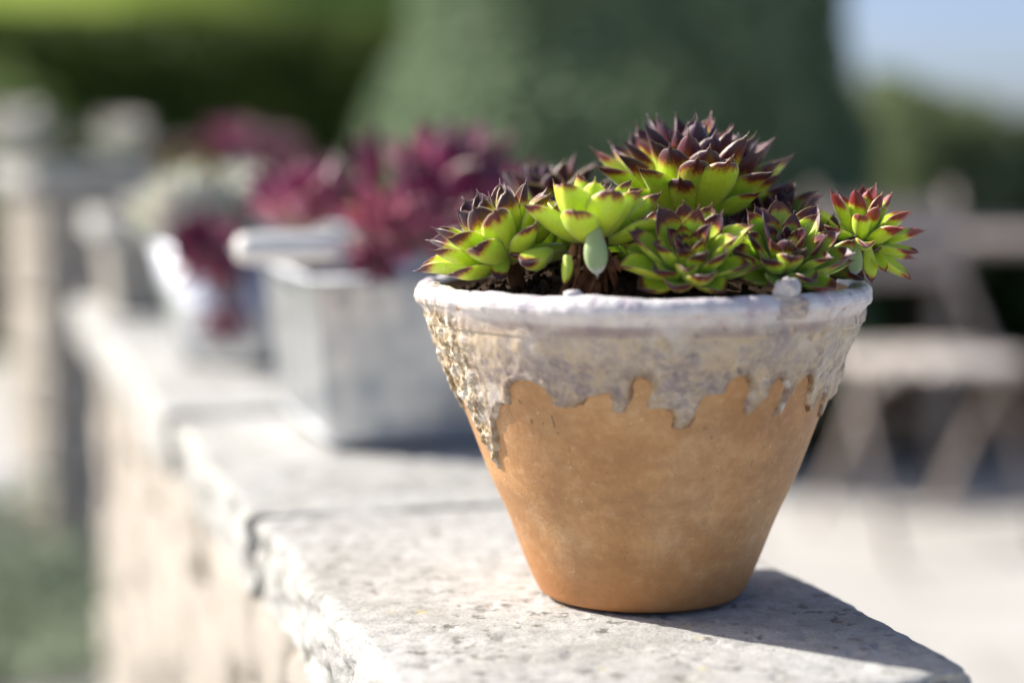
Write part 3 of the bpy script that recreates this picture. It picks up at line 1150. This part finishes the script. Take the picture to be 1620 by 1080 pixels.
# runner that carries the hanging rosette
runner = Geo()
e = at(1362, 390, 1.085)
runner.tube(catmull([POT + Vector((.095, .0, .168)), POT + Vector((.112, -.012, .192)), e + Vector((0, 0, .002))], 6), .0028, 8)
o = runner.build('runner_stem', MAT['root'], None, True)
tag(o, 'thin brown runner stem reaching over the right end of the rim', 'stem')


# ------------------------------------------------------------------ zinc planters further along the wall
def flare_box(u0, u1, v0, v1, z0, z1, fl, wall_t=.002):
    """tapered open box: outer and inner skins"""
    def ring(e, z):
        return [wall_pt(u, v, z) for u, v in ((u0 - e, v0 - e), (u0 - e, v1 + e), (u1 + e, v1 + e), (u1 + e, v0 - e))]
    rings = [ring(0, z0), ring(fl, z1), ring(fl - wall_t, z1), ring(-.002 + fl * .6, z0 + (z1 - z0) * .6)]
    g = Geo()
    vs = [p for r in rings for p in r]
    fs = [(3, 2, 1, 0)]
    for i in range(3):
        for k in range(4):
            k2 = (k + 1) % 4
            fs.append((i * 4 + k, i * 4 + k2, (i + 1) * 4 + k2, (i + 1) * 4 + k))
    fs.append((12, 13, 14, 15))
    return g.add(vs, fs), rings


WTZ = WT + .003
planter = thing('zinc_planter', 'square tapered zinc planter with a white grip, second from the front on the wall', 'planter')
pu0, pu1, pv0, pv1, pz1, pf = 1.612, 1.88, .298, .455, WTZ + .142, .014
g, rings = flare_box(pu0, pu1, pv0, pv1, WTZ, pz1, pf)
pb = g.build('planter_body', MAT['zinc'], planter)
lip = Geo()
corners = [p + Vector((0, 0, .002)) for p in rings[1]]
for k in range(4):
    lip.tube([corners[k], corners[(k + 1) % 4]], .0045, 8)
lip.build('rolled_lip', MAT['dull_zinc'], pb, True)
foot = Geo()
cb = [p + Vector((0, 0, .004)) for p in rings[0]]
for k in range(4):
    foot.tube([cb[k], cb[(k + 1) % 4]], .0035, 8)
foot.build('foot_band', MAT['dull_zinc'], pb, True)
ga, gb_ = at(374, 394, 1.565), at(538, 390, 1.60)
hd = Geo()
hd.tube([ga.lerp(gb_, t) for t in (0, .03, .1, .3, .5, .7, .9, .97, 1)], [.008, .0115, .0125, .013, .0132, .013, .0125, .0115, .008], 16)
grip = hd.build('handle_grip', MAT['whitewood'], planter, True)
wire = Geo()
wire.tube(catmull([ga.lerp(gb_, -.04), ga.lerp(gb_, -.06) + Vector((.01, .03, -.004)), wall_pt(pu0 + .11, pv0 - pf, pz1 - .012)], 6), .0022, 6)
wire.tube(catmull([ga.lerp(gb_, 1.03), ga.lerp(gb_, 1.05) + Vector((.004, .0, -.008)), wall_pt(pu0 + .01, pv0 - pf + .03, pz1 - .012)], 6), .0022, 6)
wire.build('handle_wire', MAT['dull_zinc'], planter, True)


def soil_patch(name, label, pts):
    o = mesh_obj(name, pts, [tuple(range(len(pts)))], MAT['soil'], smooth=False)
    tag(o, label, 'soil', kind='stuff')
    return o


soil_patch('soil', 'dark soil filling the square zinc planter', [wall_pt(u, v, pz1 - .02) for u, v in ((pu0 - .012, pv0 - .012), (pu0 - .012, pv1 + .012), (pu1 + .012, pv1 + .012), (pu1 + .012, pv0 - .012))])

G2 = 'red houseleeks in the square zinc planter'
rosette('tall dark magenta houseleek with upright leaves in the zinc planter', at(712, 368, 1.74), (.0, -.1, 1), .098, 26, 'broad', 'leaf_red', 3, 56, 71, .55, .3, G2, .85, .95, .8, .12)
rosette('pink houseleek facing forward over the zinc planter lip', at(612, 384, 1.66), (-.05, -.70, .70), .054, 20, 'broad', 'leaf_red', 4, 80, 73, .22, 1.0, G2, .55, .80)
rosette('red and green houseleek at the left corner above the white grip', at(480, 360, 1.74), (-.10, -.2, 1), .066, 22, 'broad', 'leaf_red', 4, 70, 75, .42, .75, G2, .65, .80)
rosette('pale pink houseleek between the magenta one and the terracotta pot', at(822, 352, 1.70), (.1, -.2, 1), .054, 20, 'broad', 'leaf_red', 4, 74, 77, .32, 1.0, G2, .6, .80)
rosette('small dark houseleek drooping below the zinc planter lip', at(592, 418, 1.585), (.0, -.8, .1), .026, 16, 'broad', 'leaf_red', 4, 84, 79, .6, .25, G2, .6, .80)
rosette('dark red houseleek in the middle of the zinc planter, half hidden', at(700, 398, 1.66), (.1, -.45, .9), .050, 20, 'broad', 'leaf_red', 4, 80, 80, .5, .5, G2, .6, .80)
rosette('spindly dark houseleek at the back of the zinc planter', at(605, 330, 1.80), (-.35, .1, 1), .072, 10, 'dome', 'leaf_red', 6, 50, 81, .66, .1, G2, .8, .7)

# round zinc bucket
bk = Vector(wall_pt(2.30, .335, WTZ))
bucket = thing('zinc_bucket', 'round pale zinc bucket, third from the front on the wall', 'bucket', bk)
bkb = Geo().lathe([(0.0005, .002), (.088, .002), (.090, .0), (.093, .006), (.126, .150), (.1235, .150), (.112, .10)], 64).build('bucket_body', MAT['zinc'], bucket, True)
lp = Geo()
lp.tube([(.126 * cos(2 * pi * k / 48), .126 * sin(2 * pi * k / 48), .151) for k in range(49)], .004, 8)
lp.build('rolled_lip', MAT['dull_zinc'], bkb, True)
bb = Geo()
for h in (.052, .098):
    r_ = .093 + (.126 - .093) * (h - .006) / .144 + .0006
    bb.tube([(r_ * cos(2 * pi * k / 48), r_ * sin(2 * pi * k / 48), h) for k in range(49)], .0018, 6)
bb.build('pressed_rib', MAT['dull_zinc'], bkb, True)
soil_patch('soil', 'dark soil filling the round zinc bucket', [bk + Vector((.115 * cos(2 * pi * k / 32), .115 * sin(2 * pi * k / 32), .128)) for k in range(32)])
G3 = 'houseleeks in the round zinc bucket'
rosette('white-green houseleek at the left side of the zinc bucket', at(285, 362, 2.22), (-.45, -.2, 1), .072, 30, 'broad', 'leaf_pale', 4, 82, 83, .25, .95, G3, .6, cat='succulent')
rosette('pale green houseleek on top of the zinc bucket', at(385, 345, 2.30), (.1, -.2, 1), .072, 30, 'broad', 'leaf_pale', 4, 80, 85, .25, .85, G3, .6)
rosette('red houseleek hanging over the front of the zinc bucket', at(336, 405, 2.155), (-.15, -.85, .35), .055, 28, 'broad', 'leaf_red', 4, 88, 87, .5, .75, G3, .6, .80)
trail = Geo()
pA, pB, pC = at(345, 425, 2.15), at(352, 470, 2.145), at(357, 520, 2.16)
tr = rosette('dark red trailing offset below the red one on the bucket', at(355, 492, 2.152), (.05, -.6, -.8), .040, 22, 'dome', 'leaf_red', 4, 86, 89, .62, .2, G3, .7, .80)
trail.tube(catmull([pA - tr.location, pB - tr.location, at(355, 492, 2.155) - tr.location], 5), .006, 8)
trail.build('runner', MAT['root'], tr, True)

# stone trough at the far end of the wall
tu0, tu1, tv0, tv1, tz = 2.93, 3.24, .215, .462, WT + .150
trough = thing('stone_trough', 'weathered pale stone trough at the far end of the wall', 'trough')
g, rings = flare_box(tu0, tu1, tv0, tv1, WT + .004, tz, .012, .028)
g.build('trough_body', MAT['greystone'], trough)
rimg = Geo()
for k in range(4):
    p0, p1 = rings[1][k], rings[1][(k + 1) % 4]
    d = (p1 - p0).normalized()
    rimg.box((p0 + p1) / 2 + Vector((0, 0, -.0165)), ((p1 - p0).length + .02 - .0004 * k, .034, .035 + .0006 * k), Matrix.Rotation(atan2(d.y, d.x), 3, 'Z'), .006)
rimg.build('trough_rim', MAT['coping'], trough)
soil_patch('soil', 'dark soil filling the stone trough', [wall_pt(u, v, tz - .02) for u, v in ((tu0, tv0), (tu0, tv1), (tu1, tv1), (tu1, tv0))])
G4 = 'houseleeks in the stone trough'
rosette('dusky red houseleek on a tall green base in the stone trough', at(372, 262, 3.05), (.05, -.15, 1), .078, 28, 'broad', 'leaf_red', 4, 78, 91, .36, .6, G4, .6, .80)
rosette('grey-pink houseleek at the right of the stone trough', at(432, 268, 3.08), (.25, -.15, 1), .070, 26, 'broad', 'leaf_red', 4, 78, 93, .52, .8, G4, .6, .80)
rosette('green houseleek at the left of the stone trough', at(285, 274, 3.06), (-.1, -.15, 1), .060, 24, 'broad', 'leaf', 4, 80, 95, .40, .6, G4, .6)
rosette('low green houseleek in the middle front of the stone trough', at(345, 288, 3.00), (.1, -.5, 1), .055, 24, 'broad', 'leaf', 4, 82, 97, .36, .7, G4, .6)

# ------------------------------------------------------------------ stone gate pier on the left
pp = at(70, 560, 4.35)
pier = thing('gate_pier', 'square rubble stone pier beyond the left end of the wall', 'stone pier', (pp.x + .07, 4.35 + .2, 0), (0, 0, radians(-60)))
PH = .925
rs = random.Random(17)
Geo().box((0, 0, PH / 2 - .05), (.30, .30, PH - .0), None).build('mortar_core', MAT['mortar'], pier)
z = PH - .065
while z > .02:
    h = min(rs.uniform(.09, .16), z)
    for s in range(4):
        a = s * pi / 2
        ax = Vector((cos(a), sin(a), 0)); nn = Vector((sin(a), -cos(a), 0))
        split = rs.uniform(-.05, .05)
        for x0, x1 in ((-.165, split - .004), (split + .004, .085)):
            course_stone(ax * ((x0 + x1) / 2) + nn * .125 + Vector((0, 0, z - h / 2)), ax, (x1 - x0, .08, h), pier, rs)
    z -= h + .008
vs, fs = grid_box(24, 24, 5)
out = []
for (a, b, c) in vs:
    p = Vector((a, b, c)); n4 = (abs(a) ** 12 + abs(b) ** 12 + abs(c) ** 12) ** (1 / 12)
    p = p / n4
    p += p * fbm(p * 2.5, 3) * .03
    out.append((p.x * .205, p.y * .205, PH - .03 + p.z * .032))
mesh_obj('cap_stone', out, fs, MAT['coping'], pier)
zt = PH + .002
for px, L_, lt, sd_, lab in ((25, .115, 1.0, 101, 'pale houseleek at the left on top of the stone pier'), (185, .095, .6, 103, 'greyish pale houseleek at the right on top of the stone pier')):
    q = at(px, 262, 4.42)
    rosette(lab, (q.x, 4.45, zt + L_ * .26), (.0, -.1, 1), L_, 24, 'broad', 'leaf_pale', 4, 84, sd_, .4, lt, 'houseleeks on the stone pier', .6)


# ------------------------------------------------------------------ foliage
def leaf_cloud(pts, nrms, size, rng, flat=.5, asp=.55):
    """small folded leaves at the given points, as arrays of vertices, faces and a shade value per vertex"""
    n = len(pts)
    d = rng.normal(size=(n, 3))
    d = d * (1 - flat) + np.asarray(nrms) * flat
    d /= np.linalg.norm(d, axis=1, keepdims=True) + 1e-9
    r = rng.normal(size=(n, 3))
    x = np.cross(d, r); x /= np.linalg.norm(x, axis=1, keepdims=True) + 1e-9
    y = np.cross(d, x)
    s = size * rng.uniform(.6, 1.4, (n, 1))
    c = np.asarray(pts)
    v = np.stack([c - y * s, c + x * s * asp + d * s * .15, c + y * s, c - x * s * asp + d * s * .15], axis=1).reshape(-1, 3)
    base = np.arange(n)[:, None] * 4
    f = np.concatenate([base + np.array([[0, 1, 2]]), base + np.array([[0, 2, 3]])])
    shade = np.repeat(rng.uniform(0, 1, n), 4)
    return v, f, shade


def crown_mesh(name, v, f, sh, mat, parent):
    return mesh_obj(name, v, f, mat, parent, smooth=False, attrs={'shade': sh})


rng = np.random.default_rng(4)


def lathe_cloud(profile, n, size, depth=.12, lump=.06, fr=2.2):
    """points spread through the outer shell of a round clipped shape; profile: height -> radius"""
    zs = np.array([p[0] for p in profile]); rsd = np.array([p[1] for p in profile])
    seg = np.hypot(np.diff(zs), np.diff(rsd)) * (rsd[:-1] + rsd[1:] + .02)
    cum = np.concatenate([[0], np.cumsum(seg)]); cum /= cum[-1]
    q = rng.uniform(0, 1, n)
    t = np.interp(q, cum, np.arange(len(zs)))
    z = np.interp(t, np.arange(len(zs)), zs); r = np.interp(t, np.arange(len(zs)), rsd)
    dz = np.interp(t + .01, np.arange(len(zs)), zs) - z; dr = np.interp(t + .01, np.arange(len(zs)), rsd) - r
    l_ = np.hypot(dz, dr) + 1e-9
    a = rng.uniform(0, 2 * pi, n)
    nr, nz2 = dz / l_, -dr / l_
    off = np.array([noise.noise(Vector((cos(aa) * rr_ * fr, sin(aa) * rr_ * fr, zz * fr))) for aa, rr_, zz in zip(a, r, z)]) * lump
    off -= depth * rng.uniform(0, 1, n) ** 1.8
    pts = np.stack([(r + nr * off) * np.cos(a), (r + nr * off) * np.sin(a), z + nz2 * off], 1)
    nm = np.stack([nr * np.cos(a), nr * np.sin(a), nz2], 1)
    return leaf_cloud(pts, nm, size, rng)


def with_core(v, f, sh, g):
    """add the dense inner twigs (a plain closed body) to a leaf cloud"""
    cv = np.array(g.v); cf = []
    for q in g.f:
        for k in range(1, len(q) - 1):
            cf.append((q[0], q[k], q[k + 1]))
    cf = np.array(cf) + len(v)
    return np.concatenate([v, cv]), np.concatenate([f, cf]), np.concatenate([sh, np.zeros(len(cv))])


# clipped yew cone
ty = thing('topiary_tree', 'large clipped dark green conical topiary behind the terracotta pot', 'tree', (.34, 6.2, 0))
TP = [(.12, .74), (.3, .82), (.8, .81), (1.2, .75), (1.5, .70), (1.9, .62), (2.25, .51), (2.5, .36), (2.65, .17), (2.7, .01)]
v, f, sh = lathe_cloud(TP, 44000, .024, .16, .13, 2.6)
cg = Geo().lathe([(max(.01, r - .10), z * .96 + .02) for z, r in TP], 24)
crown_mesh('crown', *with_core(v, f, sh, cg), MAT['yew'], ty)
Geo().tube([(0, 0, -.05), (0.01, 0, .3), (0, 0, .9)], [.09, .07, .05], 12).build('trunk', MAT['bark'], ty, True)


def hedge(label, x0, x1, y0, y1, h, mat, n, size, rot=0.0, rnd=.22, lump=.05):
    cx, cy = (x0 + x1) / 2, (y0 + y1) / 2
    t = thing('hedge', label, 'hedge', (cx, cy, 0), (0, 0, rot))
    hx, hy = (x1 - x0) / 2, (y1 - y0) / 2
    # cross-section as a rounded hoop, then along x
    hoop = []
    for k in range(9):
        hoop.append((-hy, (h - rnd) * k / 8, -1, 0))
    for k in range(1, 9):
        a = pi - k * pi / 16
        hoop.append((-hy + rnd + rnd * cos(a), h - rnd + rnd * sin(a), cos(a), sin(a)))
    for k in range(1, 6):
        hoop.append((-hy + rnd + (2 * hy - 2 * rnd) * k / 5, h, 0, 1))
    for k in range(1, 9):
        a = pi / 2 - k * pi / 16
        hoop.append((hy - rnd + rnd * cos(a), h - rnd + rnd * sin(a), cos(a), sin(a)))
    for k in range(1, 6):
        hoop.append((hy, (h - rnd) * (1 - k / 5), 1, 0))
    hp = np.array(hoop)
    seg = np.hypot(np.diff(hp[:, 0]), np.diff(hp[:, 1]))
    cum = np.concatenate([[0], np.cumsum(seg)]); cum /= cum[-1]
    q = rng.uniform(0, 1, n)
    cols = [np.interp(q, cum, hp[:, k]) for k in range(4)]
    x = rng.uniform(-hx, hx, n)
    off = np.array([noise.noise(Vector((a * 2.4, b * 2.4, c * 2.4))) for a, b, c in zip(x, cols[0], cols[1])]) * lump - .14 * rng.uniform(0, 1, n) ** 1.8
    pts = np.stack([x, cols[0] + cols[2] * off, cols[1] + cols[3] * off], 1)
    nm = np.stack([np.zeros(n), cols[2], cols[3]], 1)
    # both ends
    m_ = n // 12
    ye = rng.uniform(-hy, hy, m_); ze = rng.uniform(0, h - rnd * .5, m_); sg = rng.choice([-1, 1], m_)
    pe = np.stack([sg * hx - sg * .1 * rng.uniform(0, 1, m_), ye, ze], 1)
    ne = np.stack([sg, np.zeros(m_), np.zeros(m_)], 1)
    v, f, sh = leaf_cloud(np.concatenate([pts, pe]), np.concatenate([nm, ne]), size, rng)
    cg = Geo().box((0, 0, (h - .14) / 2), (2 * hx - .25, 2 * hy - .26, h - .14), None, .12)
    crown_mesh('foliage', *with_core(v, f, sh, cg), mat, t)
    tk = Geo()
    k = int(hx * 2 / .5)
    for i in range(k):
        tk.tube([(-hx + .25 + i * .5, 0, -.03), (-hx + .25 + i * .5, 0, .4)], .03, 6)
    tk.build('stems', MAT['bark'], t, True)
    return t


hedge('tall clipped hedge with a sunlit top across the back left', -5.2, .6, 9.4, 10.3, 1.64, MAT['hedge'], 45000, .03, rnd=.34)
hedge('low dark hedge behind the bistro chair at the right', 1.15, 5.2, 8.2, 9.0, 1.08, MAT['darkhedge'], 26000, .03)



def shrub(name, label, c, r, squash, mat, n, size):
    t = thing(name, label, 'shrub', (c[0], c[1], 0))
    d = rng.normal(size=(n, 3)); d /= np.linalg.norm(d, axis=1, keepdims=True)
    off = np.array([1 + .28 * fbm(Vector(p) * 1.7 + Vector((c[0], 0, 0)), 3) for p in d]) * (1 - .35 * rng.uniform(0, 1, n) ** 2)
    pts = d * off[:, None] * np.array([r, r, r * squash]) + np.array([0, 0, c[2]])
    v, f, sh = leaf_cloud(pts, d, size, rng, .35)
    crown_mesh('crown', v, f, sh, mat, t)
    st = Geo()
    for k in range(5):
        a = k * 1.257
        st.tube([(0.02 * cos(a), .02 * sin(a), -.02), (.1 * cos(a) * r, .1 * sin(a) * r, c[2] * .5), (.55 * cos(a) * r, .55 * sin(a) * r, c[2] + .1 * r)], [.018, .014, .006], 6)
    st.build('stems', MAT['bark'], t, True)
    return t


shrub('shrub', 'loose light green shrub between the topiary and the right hedge', (1.62, 7.6, .84), .40, .95, MAT['paleshrub'], 7000, .026)
shrub('shrub', 'rounded mid green shrub behind the stone pier at the left edge', (-2.35, 8.2, .95), .45, .8, MAT['shrub'], 8000, .026)
shrub('shrub', 'dark spreading shrub in the shade left of the chair', (1.0, 7.6, .42), .50, .75, MAT['darkhedge'], 8000, .028)
shrub('shrub', 'dark low shrub behind the chair at the right edge', (2.35, 7.7, .45), .50, .8, MAT['darkhedge'], 8000, .028)


def herb(label, x, y, h, n, flowers, seed):
    r = random.Random(seed)
    t = thing('border_plant', label, 'plant', (x, y, 0))
    lv, lf, ls = [], [], []
    for i in range(n):
        a = r.uniform(0, 6.28); rad = .22 * sqrt(r.random())
        z = h * r.random() ** .7
        c = np.array([[rad * cos(a) * (.5 + z / h * .7), rad * sin(a) * (.5 + z / h * .7), z]])
        lv.append(c[0]); ls.append([cos(a) * .5, sin(a) * .5, .7])
    v, f, sh = leaf_cloud(np.array(lv), np.array(ls), .028, rng, .5, .35)
    crown_mesh('leaves', v, f, sh, MAT['herb'], t)
    st = Geo()
    for k in range(14):
        a = r.uniform(0, 6.28); q = r.uniform(.05, .2)
        st.tube([(q * .3 * cos(a), q * .3 * sin(a), 0), (q * cos(a), q * sin(a), h * .9)], [.004, .002], 5)
    st.build('stems', MAT['herb'], t, True)
    if flowers:
        fl = Geo()
        for k in range(flowers):
            a = r.uniform(0, 6.28); q = .2 * sqrt(r.random())
            c = Vector((q * cos(a), q * sin(a), h * r.uniform(.9, 1.15)))
            for p in range(6):
                b = p * pi / 3
                e = Vector((cos(b), sin(b), .3)) * .022
                s = Vector((-sin(b), cos(b), 0)) * .009
                fl.add([c, c + e * .6 + s, c + e, c + e * .6 - s], [(0, 1, 2, 3)])
        fl.build('flowers', MAT['petal'], t)
    return t


herb('green leafy plant at the foot of the stone pier, nearest the wall', -.93, 3.75, .12, 500, 0, 3)
herb('green leafy plant in the lower left corner', -1.12, 3.85, .16, 600, 0, 4)
herb('plant with white flowers left of the stone pier', -1.24, 4.1, .24, 500, 60, 5)
herb('low green plant hard by the wall at the lower left', -.90, 3.45, .09, 400, 0, 6)

# ------------------------------------------------------------------ bistro chair and table
ch = thing('bistro_chair', 'pale slatted folding bistro chair on the terrace at the right', 'chair', (1.02, 4.62, 0), (0, 0, radians(18)))
for i in range(8):
    yy = -.196 + i * .056
    Geo().box((0, yy, .452), (2 * sqrt(.225 ** 2 - yy ** 2), .050, .018), None, .006).build('seat_slat', MAT['chairwood'], ch)
for s in (-1, 1):
    Geo().box((s * .185, 0, .434), (.022, .40, .018), None, .003).build('seat_rail', MAT['iron'], ch)
    Geo().tube([(s * .20, -.22, .0), (s * .20, .0, .40), (s * .20, .19, .62), (s * .195, .235, .86)], .011, 8).build('leg', MAT['tablewood'], ch, True)
    Geo().tube([(s * .175, .26, .0), (s * .175, .02, .34), (s * .175, -.10, .43)], .011, 8).build('leg', MAT['tablewood'], ch, True)
for z_, yy in ((.80, .224), (.73, .212), (.66, .198)):
    Geo().box((0, yy, z_), (.40, .016, .05), Matrix.Rotation(radians(-10), 3, 'X'), .005).build('back_slat', MAT['tablewood'], ch)
Geo().tube([(-.19, -.17, .10), (.19, -.17, .10)], .008, 8).build('stretcher', MAT['iron'], ch, True)

tb = thing('round_table', 'round weathered garden table behind the bistro chair', 'table', (1.22, 5.35, 0))
Geo().lathe([(0.0005, .735), (.44, .735), (.452, .728), (.452, .712), (.44, .705), (.0005, .705)], 64).build('table_top', MAT['tablewood'], tb)
Geo().tube([(0, 0, .02), (0, 0, .3), (0, 0, .705)], [.035, .025, .03], 14).build('pedestal', MAT['iron'], tb, True)
for k in range(3):
    a = k * 2 * pi / 3 + .4
    Geo().tube(catmull([(.02 * cos(a), .02 * sin(a), .22), (.16 * cos(a), .16 * sin(a), .14), (.30 * cos(a), .30 * sin(a), .012)], 6), .014, 8).build('foot', MAT['iron'], tb, True)
